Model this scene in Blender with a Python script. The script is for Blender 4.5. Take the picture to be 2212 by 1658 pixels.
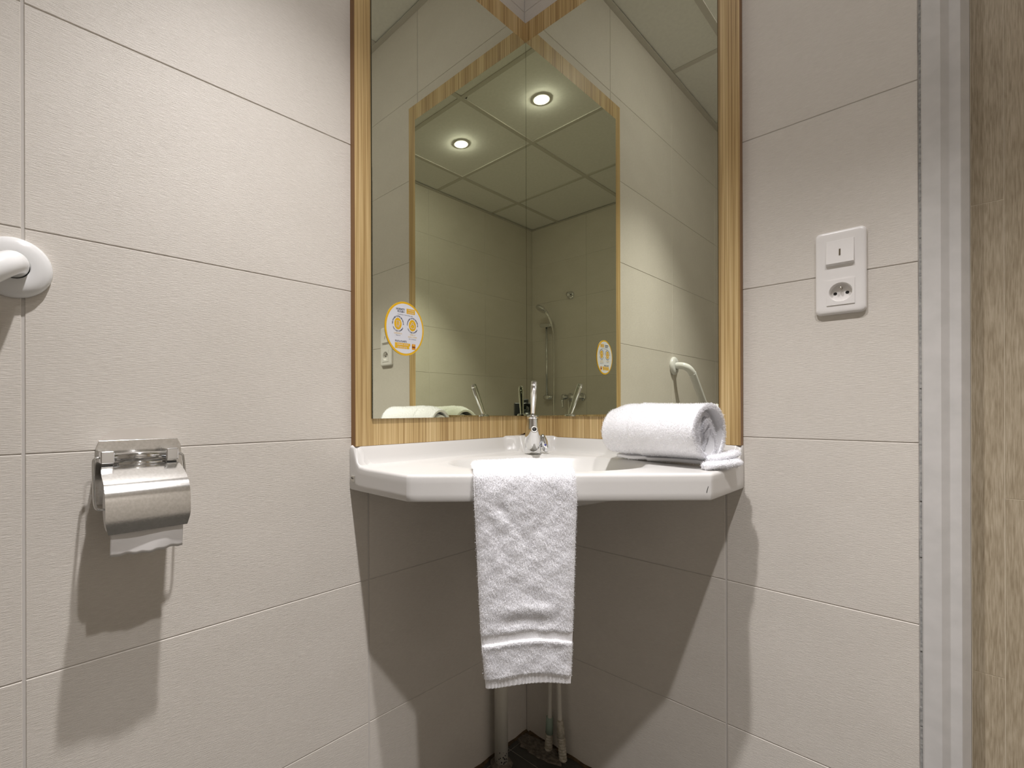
import bpy, bmesh, math, random
import numpy as np
from mathutils import Vector, Matrix

random.seed(7); RNG = np.random.default_rng(7)
for o in list(bpy.data.objects): bpy.data.objects.remove(o)
SC = bpy.context.scene
COL = SC.collection

# ------------------------------------------------------------------ camera
F_PX, PX, PY = 1034.26, 990.3, 883.75          # focal length and principal point in photo pixels
YAW, ROLL = math.radians(46.0618), math.radians(0.1733)
CAM = Vector((0.95384, -1.21785, 1.0273))
FWD = Vector((-math.sin(YAW), math.cos(YAW), 0)); RGT = Vector((math.cos(YAW), math.sin(YAW), 0))
cd = bpy.data.cameras.new('photo_camera'); cam = bpy.data.objects.new('photo_camera', cd); COL.objects.link(cam)
cd.sensor_fit = 'HORIZONTAL'; cd.sensor_width = 36.0
cd.lens = 36.0 * F_PX / 2212
cd.shift_x = (1106 - PX) / 2212; cd.shift_y = (PY - 829) / 2212
cd.clip_start = 0.02
cam.matrix_world = Matrix.Translation(CAM) @ Matrix.Rotation(YAW, 4, 'Z') @ Matrix.Rotation(math.pi/2, 4, 'X') @ Matrix.Rotation(-ROLL, 4, 'Z')
SC.camera = cam

# ------------------------------------------------------------------ world, exposure
w = bpy.data.worlds.new('room_air'); SC.world = w; w.use_nodes = True
w.node_tree.nodes['Background'].inputs[0].default_value = (0.9, 0.95, 1, 1)
w.node_tree.nodes['Background'].inputs[1].default_value = 0.0
SC.view_settings.view_transform = 'Standard'; SC.view_settings.look = 'None'
SC.view_settings.gamma = 1.0; SC.view_settings.use_curve_mapping = False
SC.view_settings.exposure = 0.0
LAMP_POWER = 142.0
LAMP_COLOUR = (1.0, 0.968, 0.975)
CEIL = 2.6313
LAMPS = [(0.575, -0.862), (1.162, -0.852)]

# ------------------------------------------------------------------ materials
def nt(name):
    m = bpy.data.materials.new(name); m.use_nodes = True
    t = m.node_tree; return m, t, t.nodes['Principled BSDF']
def N(t, typ, **kw):
    n = t.nodes.new(typ)
    for k, v in kw.items():
        if k in n.inputs: n.inputs[k].default_value = v
        else: setattr(n, k, v)
    return n
def plain(name, col, rough=.5, metal=0., spec=None, sub=0., coat=0.):
    m, t, b = nt(name)
    b.inputs['Base Color'].default_value = (*col, 1); b.inputs['Roughness'].default_value = rough
    b.inputs['Metallic'].default_value = metal
    if spec is not None: b.inputs['Specular IOR Level'].default_value = spec
    if coat: b.inputs['Coat Weight'].default_value = coat; b.inputs['Coat Roughness'].default_value = .05
    if sub:
        b.inputs['Subsurface Weight'].default_value = sub
        b.inputs['Subsurface Radius'].default_value = (.004, .004, .004); b.inputs['Subsurface Scale'].default_value = 1.
    return m
def mix_ramp(t, fac, stops):
    r = N(t, 'ShaderNodeValToRGB'); e = r.color_ramp.elements
    e[0].position, e[0].color = stops[0][0], (*stops[0][1], 1)
    e[1].position, e[1].color = stops[-1][0], (*stops[-1][1], 1)
    for p, c in stops[1:-1]:
        q = e.new(p); q.color = (*c, 1)
    t.links.new(fac, r.inputs[0]); return r.outputs[0]

def tile_material(name, a, b2, axis):
    """Matt ceramic with fine lines combed horizontally; axis = the wall's horizontal axis."""
    m, t, b = nt(name)
    tc = N(t, 'ShaderNodeNewGeometry')
    mp = N(t, 'ShaderNodeMapping'); t.links.new(tc.outputs['Position'], mp.inputs[0])
    s = [90, 90, 1000]; s['xy'.index(axis)] = 60
    mp.inputs['Scale'].default_value = s
    n1 = N(t, 'ShaderNodeTexNoise', Scale=1.0, Detail=3.0, Roughness=.65); t.links.new(mp.outputs[0], n1.inputs['Vector'])
    mp2 = N(t, 'ShaderNodeMapping'); t.links.new(tc.outputs['Position'], mp2.inputs[0]); mp2.inputs['Scale'].default_value = (6, 6, 11)
    n2 = N(t, 'ShaderNodeTexNoise', Scale=1.0, Detail=4.0); t.links.new(mp2.outputs[0], n2.inputs['Vector'])
    oi = N(t, 'ShaderNodeObjectInfo')
    ad = N(t, 'ShaderNodeMath', operation='MULTIPLY_ADD'); t.links.new(n1.outputs[0], ad.inputs[0]); ad.inputs[1].default_value = 1.0
    n2s = N(t, 'ShaderNodeMath', operation='MULTIPLY'); t.links.new(n2.outputs[0], n2s.inputs[0]); n2s.inputs[1].default_value = .35
    t.links.new(n2s.outputs[0], ad.inputs[2])
    ad2 = N(t, 'ShaderNodeMath', operation='MULTIPLY_ADD'); t.links.new(oi.outputs['Random'], ad2.inputs[0]); ad2.inputs[1].default_value = .10
    t.links.new(ad.outputs[0], ad2.inputs[2])
    col = mix_ramp(t, ad2.outputs[0], [(.42, a), (1.0, b2)])
    t.links.new(col, b.inputs['Base Color'])
    b.inputs['Roughness'].default_value = .42; b.inputs['Specular IOR Level'].default_value = .35
    bp = N(t, 'ShaderNodeBump', Strength=.6, Distance=.0012); t.links.new(n1.outputs[0], bp.inputs['Height'])
    t.links.new(bp.outputs[0], b.inputs['Normal'])
    return m
M = {}
TA, TB = (.645, .600, .535), (.785, .740, .675)
M['tile_y'] = tile_material('combed_tile_y', TA, TB, 'y')
M['tile_x'] = tile_material('combed_tile_x', TA, TB, 'x')
M['grout'] = plain('pale_grout', (.60, .57, .53), .9)
def noisy(name, a, b2, scale, rough, bump=.1, dist=.001, detail=4., metal=0.):
    m, t, b = nt(name)
    g = N(t, 'ShaderNodeNewGeometry'); n = N(t, 'ShaderNodeTexNoise', Scale=scale, Detail=detail); t.links.new(g.outputs['Position'], n.inputs['Vector'])
    t.links.new(mix_ramp(t, n.outputs[0], [(.35, a), (.65, b2)]), b.inputs['Base Color'])
    b.inputs['Roughness'].default_value = rough; b.inputs['Metallic'].default_value = metal
    bp = N(t, 'ShaderNodeBump', Strength=bump, Distance=dist); t.links.new(n.outputs[0], bp.inputs['Height']); t.links.new(bp.outputs[0], b.inputs['Normal'])
    return m
M['ceiling_tile'] = noisy('ceiling_board', (.82, .81, .77), (.86, .85, .81), 60, .85)
M['grid'] = plain('ceiling_grid_metal', (.62, .59, .54), .6)
M['floor'] = noisy('dark_floor_tile', (.042, .040, .035), (.062, .058, .050), 30, .45)
M['floor_grout'] = noisy('floor_grout', (.30, .27, .23), (.40, .36, .31), 80, .9)
M['dirt'] = noisy('brown_sealant', (.045, .028, .012), (.12, .075, .035), 70, .8, .4, .002)
M['mortar'] = noisy('old_mortar', (.10, .085, .065), (.20, .17, .14), 90, .95, .6, .004)
M['porcelain'] = plain('white_mineral_basin', (.68, .665, .64), .24, spec=.4)
M['chrome'] = plain('chrome', (.83, .84, .85), .07, 1.)
M['steel'] = noisy('scratched_chrome_steel', (.70, .69, .66), (.80, .79, .77), 260, .16, .12, .0004, metal=1.)
M['white_plastic'] = plain('white_plastic', (.86, .835, .81), .28)
M['white_nylon'] = plain('white_coated_tube', (.80, .80, .79), .18)
M['dark_plastic'] = plain('dark_plastic', (.02, .02, .02), .4)
M['black'] = plain('black_camera', (.012, .013, .014), .35)
M['hole'] = plain('socket_hole', (.01, .006, .005), .7)
M['brass'] = plain('earth_pin', (.55, .52, .46), .3, 1.)
M['pvc'] = plain('painted_pvc_pipe', (.66, .63, .55), .4)
M['sleeve'] = noisy('dirty_white_sleeve', (.36, .32, .24), (.55, .51, .43), 120, .7)
M['green_tape'] = plain('faded_green_sleeve', (.28, .36, .29), .6)
M['paper'] = plain('toilet_tissue', (.80, .78, .76), .95)
M['glass_edge'] = plain('mirror_glass_edge', (.01, .018, .012), .15)
M['mirror'] = plain('silvered_mirror', (.82, .84, .70), .0, 1.)
M['frame_white'] = noisy('white_painted_frame', (.60, .585, .56), (.66, .64, .615), 25, .35)
M['caulk'] = noisy('grey_caulk', (.24, .24, .23), (.42, .41, .39), 200, .8)
M['plan_white'] = plain('sticker_white', (.74, .75, .80), .35)
M['sticker_yellow'] = plain('sticker_yellow', (.80, .46, .015), .35)
M['sticker_lightyellow'] = plain('sticker_pale_yellow', (.82, .55, .12), .35)
M['sticker_navy'] = plain('sticker_navy', (.03, .035, .075), .4)
M['sticker_orange'] = plain('sticker_orange', (.75, .30, .01), .35)
M['sticker_brown'] = plain('sticker_brown', (.22, .05, .01), .4)
M['badge'] = plain('badge_metal', (.55, .53, .48), .3, .7)
M['blue'] = plain('blue_mark', (.02, .03, .35), .3)
M['amber'] = plain('neon_window', (.12, .09, .05), .3)

def wood_veneer(name, stops, su, along='z', rough=.45, across=320):
    m, t, b = nt(name)
    g = N(t, 'ShaderNodeNewGeometry'); mp = N(t, 'ShaderNodeMapping'); t.links.new(g.outputs['Position'], mp.inputs[0])
    mp.inputs['Scale'].default_value = (across, across, 2.2)
    n = N(t, 'ShaderNodeTexNoise', Scale=1., Detail=3., Roughness=.6); t.links.new(mp.outputs[0], n.inputs['Vector'])
    mp2 = N(t, 'ShaderNodeMapping'); t.links.new(g.outputs['Position'], mp2.inputs[0]); mp2.inputs['Scale'].default_value = (38, 38, .8)
    n2 = N(t, 'ShaderNodeTexNoise', Scale=1., Detail=2.); t.links.new(mp2.outputs[0], n2.inputs['Vector'])
    a = N(t, 'ShaderNodeMath', operation='MULTIPLY_ADD'); t.links.new(n2.outputs[0], a.inputs[0]); a.inputs[1].default_value = .45; t.links.new(n.outputs[0], a.inputs[2])
    s = N(t, 'ShaderNodeMath', operation='SUBTRACT'); t.links.new(a.outputs[0], s.inputs[0]); s.inputs[1].default_value = .225
    t.links.new(mix_ramp(t, s.outputs[0], stops), b.inputs['Base Color'])
    b.inputs['Roughness'].default_value = rough
    return m
M['veneer'] = wood_veneer('zebrano_laminate', [(.30, (.30, .180, .065)), (.45, (.48, .325, .135)), (.58, (.60, .435, .205)), (.72, (.70, .535, .290))], 1)
M['edge_band'] = wood_veneer('laminate_edge', [(.3, (.20, .095, .026)), (.7, (.31, .16, .05))], 1)
M['chip'] = noisy('swollen_chipboard', (.10, .04, .012), (.26, .12, .035), 220, .9, .6, .002)

def oak_material():
    m, t, b = nt('greyed_oak_laminate')
    g = N(t, 'ShaderNodeNewGeometry'); oi = N(t, 'ShaderNodeObjectInfo')
    cmb = N(t, 'ShaderNodeVectorMath', operation='ADD'); t.links.new(g.outputs['Position'], cmb.inputs[0])
    cx = N(t, 'ShaderNodeCombineXYZ'); mu = N(t, 'ShaderNodeMath', operation='MULTIPLY'); t.links.new(oi.outputs['Random'], mu.inputs[0]); mu.inputs[1].default_value = 7.
    t.links.new(mu.outputs[0], cx.inputs[2]); t.links.new(cx.outputs[0], cmb.inputs[1])
    mp = N(t, 'ShaderNodeMapping'); t.links.new(cmb.outputs[0], mp.inputs[0]); mp.inputs['Scale'].default_value = (14, 14, 5)
    wv = N(t, 'ShaderNodeTexWave', Scale=3.2, Distortion=9., Detail=4.); wv.inputs['Detail Scale'].default_value = 1.4; t.links.new(mp.outputs[0], wv.inputs['Vector'])
    mp2 = N(t, 'ShaderNodeMapping'); t.links.new(cmb.outputs[0], mp2.inputs[0]); mp2.inputs['Scale'].default_value = (500, 500, 30)
    n = N(t, 'ShaderNodeTexNoise', Scale=1., Detail=3.); t.links.new(mp2.outputs[0], n.inputs['Vector'])
    mp3 = N(t, 'ShaderNodeMapping'); t.links.new(cmb.outputs[0], mp3.inputs[0]); mp3.inputs['Scale'].default_value = (60, 60, 16)
    n3 = N(t, 'ShaderNodeTexNoise', Scale=1., Detail=4.); t.links.new(mp3.outputs[0], n3.inputs['Vector'])
    a = N(t, 'ShaderNodeMath', operation='MULTIPLY_ADD'); t.links.new(wv.outputs['Fac'], a.inputs[0]); a.inputs[1].default_value = .07; t.links.new(n.outputs[0], a.inputs[2])
    a2 = N(t, 'ShaderNodeMath', operation='MULTIPLY_ADD'); t.links.new(n3.outputs[0], a2.inputs[0]); a2.inputs[1].default_value = .5; t.links.new(a.outputs[0], a2.inputs[2])
    t.links.new(mix_ramp(t, a2.outputs[0], [(.55, (.33, .265, .175)), (.78, (.44, .365, .255)), (1.0, (.55, .47, .345))]), b.inputs['Base Color'])
    b.inputs['Roughness'].default_value = .5
    bp = N(t, 'ShaderNodeBump', Strength=.15, Distance=.001); t.links.new(a2.outputs[0], bp.inputs['Height']); t.links.new(bp.outputs[0], b.inputs['Normal'])
    return m
M['oak'] = oak_material()

def terry_material():
    m, t, b = nt('white_terry_cotton')
    b.inputs['Base Color'].default_value = (.95, .95, .97, 1); b.inputs['Roughness'].default_value = .95
    b.inputs['Specular IOR Level'].default_value = .1
    g = N(t, 'ShaderNodeNewGeometry'); n = N(t, 'ShaderNodeTexNoise', Scale=620., Detail=2.); t.links.new(g.outputs['Position'], n.inputs['Vector'])
    bp = N(t, 'ShaderNodeBump', Strength=.55, Distance=.0015); t.links.new(n.outputs[0], bp.inputs['Height']); t.links.new(bp.outputs[0], b.inputs['Normal'])
    return m
M['terry'] = terry_material()
def fibre_material():
    m = bpy.data.materials.new('white_terry_fibre'); m.use_nodes = True; t = m.node_tree; t.nodes.clear()
    d, tr, mx_, o = N(t, 'ShaderNodeBsdfDiffuse', Color=(.95, .95, .97, 1)), N(t, 'ShaderNodeBsdfTranslucent', Color=(.93, .93, .95, 1)), N(t, 'ShaderNodeMixShader', Fac=.6), N(t, 'ShaderNodeOutputMaterial')
    t.links.new(d.outputs[0], mx_.inputs[1]); t.links.new(tr.outputs[0], mx_.inputs[2]); t.links.new(mx_.outputs[0], o.inputs[0]); return m
M['terry_fibre'] = fibre_material()

def emit(name, col, s):
    m = bpy.data.materials.new(name); m.use_nodes = True; t = m.node_tree; t.nodes.clear()
    e = t.nodes.new('ShaderNodeEmission'); o = t.nodes.new('ShaderNodeOutputMaterial'); e.inputs[0].default_value = (*col, 1); e.inputs[1].default_value = s
    t.links.new(e.outputs[0], o.inputs[0]); return m
M['bulb'] = emit('lamp_lens', LAMP_COLOUR, 215.)

# ------------------------------------------------------------------ builders
def empty(name, loc, label=None, cat=None, group=None):
    o = bpy.data.objects.new(name, None); o.location = loc; COL.objects.link(o); o.empty_display_size = .05
    if label: tag(o, label, cat, group)
    return o
def tag(o, label, cat=None, group=None):
    o['label'] = label
    if cat: o['category'] = cat
    if group: o['group'] = group
    return o
def make(name, verts, faces, mat, parent=None, smooth=False, idx=None, offset=True):
    """One mesh object from world-space vertices; a child is stored relative to its root."""
    me = bpy.data.meshes.new(name)
    off = Vector((0, 0, 0)); p = parent
    while p is not None and offset:
        off += p.location; p = p.parent
    me.from_pydata([(v[0]-off.x, v[1]-off.y, v[2]-off.z) for v in verts], [], [tuple(f) for f in faces])
    for mm in (mat if isinstance(mat, (list, tuple)) else [mat]): me.materials.append(M[mm] if isinstance(mm, str) else mm)
    if idx is not None: me.polygons.foreach_set('material_index', idx)
    if smooth: me.polygons.foreach_set('use_smooth', [True]*len(me.polygons))
    me.update()
    bm = bmesh.new(); bm.from_mesh(me); bmesh.ops.recalc_face_normals(bm, faces=bm.faces); bm.to_mesh(me); bm.free()
    o = bpy.data.objects.new(name, me); COL.objects.link(o)
    if parent is not None: o.parent = parent
    return o
class G:
    """Collects shapes of ONE part."""
    def __init__(s): s.v, s.f = [], []
    def add(s, v, f):
        b = len(s.v); s.v += [tuple(p) for p in v]; s.f += [tuple(i+b for i in q) for q in f]; return s
    def box(s, a, b):
        x0, y0, z0 = a; x1, y1, z1 = b
        v = [(x, y, z) for z in (z0, z1) for y in (y0, y1) for x in (x0, x1)]
        return s.add(v, [(0, 2, 3, 1), (4, 5, 7, 6), (0, 1, 5, 4), (2, 6, 7, 3), (0, 4, 6, 2), (1, 3, 7, 5)])
    def rings(s, rs, cap0=True, cap1=True, closed=True):
        n = len(rs[0]); v = [p for r in rs for p in r]; f = []
        for i in range(len(rs)-1):
            for j in range(n if closed else n-1):
                k = (j+1) % n; f.append((i*n+j, i*n+k, (i+1)*n+k, (i+1)*n+j))
        if cap0: f.append(tuple(range(n-1, -1, -1)))
        if cap1: f.append(tuple((len(rs)-1)*n+j for j in range(n)))
        return s.add(v, f)
    def lathe(s, o, ax, prof, n=32, cap0=True, cap1=True):
        """prof: (distance along axis, radius)"""
        o = Vector(o); ax = Vector(ax).normalized(); u = ax.orthogonal().normalized(); w_ = ax.cross(u)
        rs = [[o+ax*h+(u*math.cos(2*math.pi*j/n)+w_*math.sin(2*math.pi*j/n))*max(r, 1e-5) for j in range(n)] for h, r in prof]
        return s.rings(rs, cap0, cap1)
    def tube(s, path, r, n=14, cap=True):
        path = [Vector(p) for p in path]; rr = r if isinstance(r, (list, tuple)) else [r]*len(path); rs = []; u = None
        for i, p in enumerate(path):
            t = (path[min(i+1, len(path)-1)]-path[max(i-1, 0)]).normalized()
            u = (t.orthogonal() if u is None else u - t*u.dot(t)).normalized(); w_ = t.cross(u)
            rs.append([p+(u*math.cos(2*math.pi*j/n)+w_*math.sin(2*math.pi*j/n))*rr[i] for j in range(n)])
        return s.rings(rs, cap, cap)
    def obj(s, name, mat, parent=None, smooth=False): return make(name, s.v, s.f, mat, parent, smooth)
def spline(pts, n=10):
    """Catmull-Rom through pts"""
    P = [Vector(p) for p in pts]; P = [P[0]*2-P[1]]+P+[P[-1]*2-P[-2]]; out = []
    for i in range(1, len(P)-2):
        for k in range(n):
            t = k/n; a, b, c, d = P[i-1:i+3]
            out.append(.5*((2*b)+(c-a)*t+(2*a-5*b+4*c-d)*t*t+(3*b-a-3*c+d)*t**3))
    return out+[P[-2]]
def bevel(o, w_, seg=2, ang=30):
    m = o.modifiers.new('soft_edge', 'BEVEL'); m.width = w_; m.segments = seg; m.limit_method = 'ANGLE'; m.angle_limit = math.radians(ang)
    m.harden_normals = False
    for p in o.data.polygons: p.use_smooth = True
    w2 = o.modifiers.new('wn', 'WEIGHTED_NORMAL'); w2.keep_sharp = True
    return o
def struct(o): o['kind'] = 'structure'; return o

# ------------------------------------------------------------------ the room
X1, Y1 = 1.742, -2.31
ROWS = [0.0, .2963, .6296, .9629, 1.2962, 1.6295, 1.9628, 2.2961, CEIL]
_tile = {}
def tile_mesh(w_, h, axis, mat):
    """Ceramic tile lying in the wall plane, front face toward +local y, chamfered edge."""
    key = (round(w_, 4), round(h, 4), mat)
    if key in _tile: return _tile[key]
    c, t = .0008, .008; a, b = w_/2, h/2
    v = [(-a, -t, -b), (a, -t, -b), (a, -t, b), (-a, -t, b), (-a, -c, -b), (a, -c, -b), (a, -c, b), (-a, -c, b),
         (-a+c, 0, -b+c), (a-c, 0, -b+c), (a-c, 0, b-c), (-a+c, 0, b-c)]
    f = [(0, 1, 5, 4), (1, 2, 6, 5), (2, 3, 7, 6), (3, 0, 4, 7), (4, 5, 9, 8), (5, 6, 10, 9), (6, 7, 11, 10), (7, 4, 8, 11), (8, 9, 10, 11), (3, 2, 1, 0)]
    me = bpy.data.meshes.new('wall_tile'); me.from_pydata(v, [], f); me.materials.append(M[mat])
    bm = bmesh.new(); bm.from_mesh(me); bmesh.ops.recalc_face_normals(bm, faces=bm.faces); bm.to_mesh(me); bm.free()
    _tile[key] = me; return me
VG, HG = .0040, .0017
def tiles(parent, cols, rows, place, mat, ends=(0, 0)):
    for i in range(len(cols)-1):
        for j in range(len(rows)-1):
            a, b = cols[i], cols[i+1]; g0 = VG/2 if i > 0 else .0008; g1 = VG/2 if i < len(cols)-2 else .0008
            a2, b2 = a+g0, b-g1; z0, z1 = rows[j]+HG/2, rows[j+1]-HG/2
            o = bpy.data.objects.new('wall_tile', tile_mesh(b2-a2, z1-z0, 'x', mat)); COL.objects.link(o); o.parent = parent
            place(o, (a2+b2)/2, (z0+z1)/2)
JIT = lambda: random.uniform(-.0002, .0002)
# wall_left : plane x = 0
wl = struct(G().box((-.10, Y1-.10, 0), (-.0014, .10, CEIL)).obj('wall_left', 'grout'))
tag(wl, 'wall of large beige combed ceramic tiles behind the toilet roll holder')
def pl(o, u, z): o.location = (JIT(), -u, z); o.rotation_euler = (0, 0, -math.pi/2)
tiles(wl, [0, .592, 1.190, 1.788, -Y1], ROWS, pl, 'tile_y')
# wall_right : plane y = 0 up to the door frame
XD = .9095
wr = struct(G().box((-.0014, .0014, 0), (XD, .10, CEIL)).box((XD, .0014, 2.12), (X1, .10, CEIL)).obj('wall_right', 'grout'))
tag(wr, 'wall of large beige combed ceramic tiles with the socket plate')
def pr(o, u, z): o.location = (u, JIT(), z); o.rotation_euler = (0, 0, math.pi)
tiles(wr, [0, .5838, XD-.0015], ROWS, pr, 'tile_x')
tiles(wr, [XD+.0015, 1.182, X1], [2.1215, 2.2961, CEIL], pr, 'tile_x')
# shower walls behind the photographer, seen in the mirror
wb = struct(G().box((-.0014, Y1-.10, 0), (X1+.0014, Y1-.0014, CEIL)).obj('wall_back', 'grout'))
tag(wb, 'tiled shower wall seen in the mirror')
def pb(o, u, z): o.location = (u, Y1+JIT(), z)
tiles(wb, [0, .588, 1.188, X1], ROWS, pb, 'tile_x')
ws = struct(G().box((X1+.0014, Y1-.10, 0), (X1+.10, .10, CEIL)).obj('wall_side', 'grout'))
tag(ws, 'tiled wall facing the sticker mirror, seen in reflection')
def ps(o, u, z): o.location = (X1+JIT(), -u, z); o.rotation_euler = (0, 0, math.pi/2)
tiles(ws, [0, .489, 1.089, 1.689, -Y1], ROWS, ps, 'tile_y')

# floor of dark tiles
fl = struct(G().box((-.10, Y1-.10, -.08), (X1+.10, .10, -.0012)).obj('floor', 'floor_grout')); tag(fl, 'floor of near-black tiles with thin grey joints')
xs = [0.0, .0205]+[.0205+.30*k for k in range(1, 6)]+[X1]; ys = [0.0, .104]+[.104+.30*k for k in range(1, 8)]+[-Y1]
_ft = {}
for i in range(len(xs)-1):
    for j in range(len(ys)-1):
        w_, d = xs[i+1]-xs[i]-.003, ys[j+1]-ys[j]-.003
        if w_ < .02 or d < .02:
            if w_ < .005: continue
        k = (round(w_, 4), round(d, 4))
        if k not in _ft:
            q = G().box((-w_/2, -d/2, -.01), (w_/2, d/2, 0)); me = bpy.data.meshes.new('floor_tile'); me.from_pydata(q.v, [], q.f); me.materials.append(M['floor']); _ft[k] = me
        o = bpy.data.objects.new('floor_tile', _ft[k]); COL.objects.link(o); o.parent = fl
        o.location = ((xs[i]+xs[i+1])/2, -(ys[j]+ys[j+1])/2, 0)

# suspended ceiling
ce = struct(G().box((-.10, Y1-.10, CEIL+.03), (X1+.10, .10, CEIL+.10)).obj('ceiling', 'ceiling_tile')); tag(ce, 'suspended ceiling of pale square panels in a grey grid')
gx = [0, .257, .857, 1.457, X1]; gy = [0, .5537, 1.1537, 1.7537, -Y1]
for i in range(4):
    for j in range(4):
        a, b, c, d = gx[i]+.006, gx[i+1]-.006, -gy[j+1]+.006, -gy[j]-.006
        holes = [(lx, ly) for lx, ly in LAMPS if a < lx < b and c < ly < d]
        if not holes:
            G().box((a, c, CEIL+.004), (b, d, CEIL+.016)).obj('ceiling_panel', 'ceiling_tile', ce)
        else:                                   # panel with a round cut-out for the downlight
            lx, ly = holes[0]; n = 48; g = G(); ri, ro = [], []
            for k in range(n):
                t = 2*math.pi*k/n+math.pi/4; cx_, sx_ = math.cos(t), math.sin(t)
                tt = min((b-lx)/cx_ if cx_ > 1e-9 else 9, (a-lx)/cx_ if cx_ < -1e-9 else 9, (d-ly)/sx_ if sx_ > 1e-9 else 9, (c-ly)/sx_ if sx_ < -1e-9 else 9)
                ri.append((lx+.036*cx_, ly+.036*sx_)); ro.append((lx+tt*cx_, ly+tt*sx_))
            z0, z1 = CEIL+.004, CEIL+.016
            g.rings([[(*p, z0) for p in ri], [(*p, z0) for p in ro], [(*p, z1) for p in ro], [(*p, z1) for p in ri], [(*p, z0) for p in ri]], False, False)
            g.obj('ceiling_panel', 'ceiling_tile', ce)
for x in gx[1:-1]: G().box((x-.012, Y1, CEIL-.001), (x+.012, 0, CEIL+.0038)).obj('grid_bar', 'grid', ce)
for y in gy[1:-1]:
    for i in range(4):
        a = gx[i]+(.0122 if i else 0); b = gx[i+1]-(.0122 if i < 3 else 0)
        G().box((a, -y-.012, CEIL-.001), (b, -y+.012, CEIL+.0038)).obj('grid_bar', 'grid', ce)
for a, b in (((0, Y1, 0), (.022, 0, 0)), ((X1-.022, Y1, 0), (X1, 0, 0)), ((.022, -.022, 0), (X1-.022, 0, 0)), ((.022, Y1, 0), (X1-.022, Y1+.022, 0))):
    G().box((a[0], a[1], CEIL-.0035), (b[0], b[1], CEIL-.0012)).obj('edge_angle', 'grid', ce)

# door frame (trim) and plank-covered door
tf = empty('trim_1', (XD, 0, 0)); struct(tf); tag(tf, 'white painted metal door frame with stepped profile beside the tiles')
def extrude_profile(prof, z0, z1):
    g = G(); n = len(prof); return g.rings([[(x, y, z0) for x, y in prof], [(x, y, z1) for x, y in prof]])
prof = [(XD+.002, .10), (XD+.002, -.003), (XD+.004, -.005), (.9365, -.005), (.9375, -.004), (.9467, .005), (.9477, .0055), (.9612, .0055), (.9622, .0065), (.9725, .021), (.9725, .10)]
extrude_profile(prof, 0, 2.058).obj('jamb', 'frame_white', tf)
XE = 1.70
extrude_profile([(XE+.0405-(x-XD-.002), y) for x, y in prof], 0, 2.058).obj('jamb', 'frame_white', tf)
G().box((XD+.002, -.005, 2.060), (X1-.001, .10, 2.118)).obj('head', 'frame_white', tf)
ck = G()
for k in range(60):
    z = k*2.058/60; ck.box((XD-.0012+random.uniform(-.0004, .0004), -.0006-random.random()*.0012, z), (XD+.0028, .006, z+2.058/60))
ck.obj('caulk_bead', 'caulk', tf)
dr = empty('door_1', (.98, .06, 0)); struct(dr); tag(dr, 'door faced with greyed oak planks inside the white frame')
G().box((.9735, .0605, .004), (XE-.0305, .098, 2.056)).obj('door_core', plain('pale_joint', (.80, .72, .57), .7), dr)
cols = [.9742, 1.0140, 1.0140+.192, 1.0140+.384, 1.0140+.576, XE-.0307]
brk = [[.55, 1.3944], [.8674, 1.75], [.35, 1.2], [.70, 1.62], [.5, 1.5]]
for i in range(5):
    zz = [.005]+brk[i]+[2.055]
    for j in range(3):
        o = G().box((cols[i]+.0004, .0600, zz[j]+.0007), (cols[i+1]-.0004, .0604, zz[j+1]-.0007)).obj('plank', 'oak', dr)

# ------------------------------------------------------------------ downlights
for k, (lx, ly) in enumerate(LAMPS):
    d = empty('ceiling_downlight', (lx, ly, CEIL), ['round recessed ceiling downlight nearest the mirror corner', 'round recessed ceiling downlight farther from the mirror corner'][k], 'downlight', 'recessed ceiling downlights')
    G().lathe((lx, ly, CEIL+.004), (0, 0, -1), [(0, .034), (0, .046), (.003, .046), (.005, .043), (.005, .036), (-.01, .034), (0, .034)], 40, False, False).obj('trim_ring', 'white_plastic', d, True)
    G().lathe((lx, ly, CEIL+.006), (0, 0, -1), [(0, .0330), (.004, .0325), (.010, .0285), (.015, .021), (.0178, .011), (.0185, 0)], 32).obj('lamp_lens', 'bulb', d, True)
    ld = bpy.data.lights.new('downlight_beam', 'SPOT'); ld.energy = LAMP_POWER; ld.color = LAMP_COLOUR; ld.spot_size = math.radians(83); ld.spot_blend = 1.; ld.shadow_soft_size = .022
    lo = bpy.data.objects.new('downlight_beam', ld); COL.objects.link(lo); lo.location = (0, 0, -.040); lo.parent = d

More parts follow.
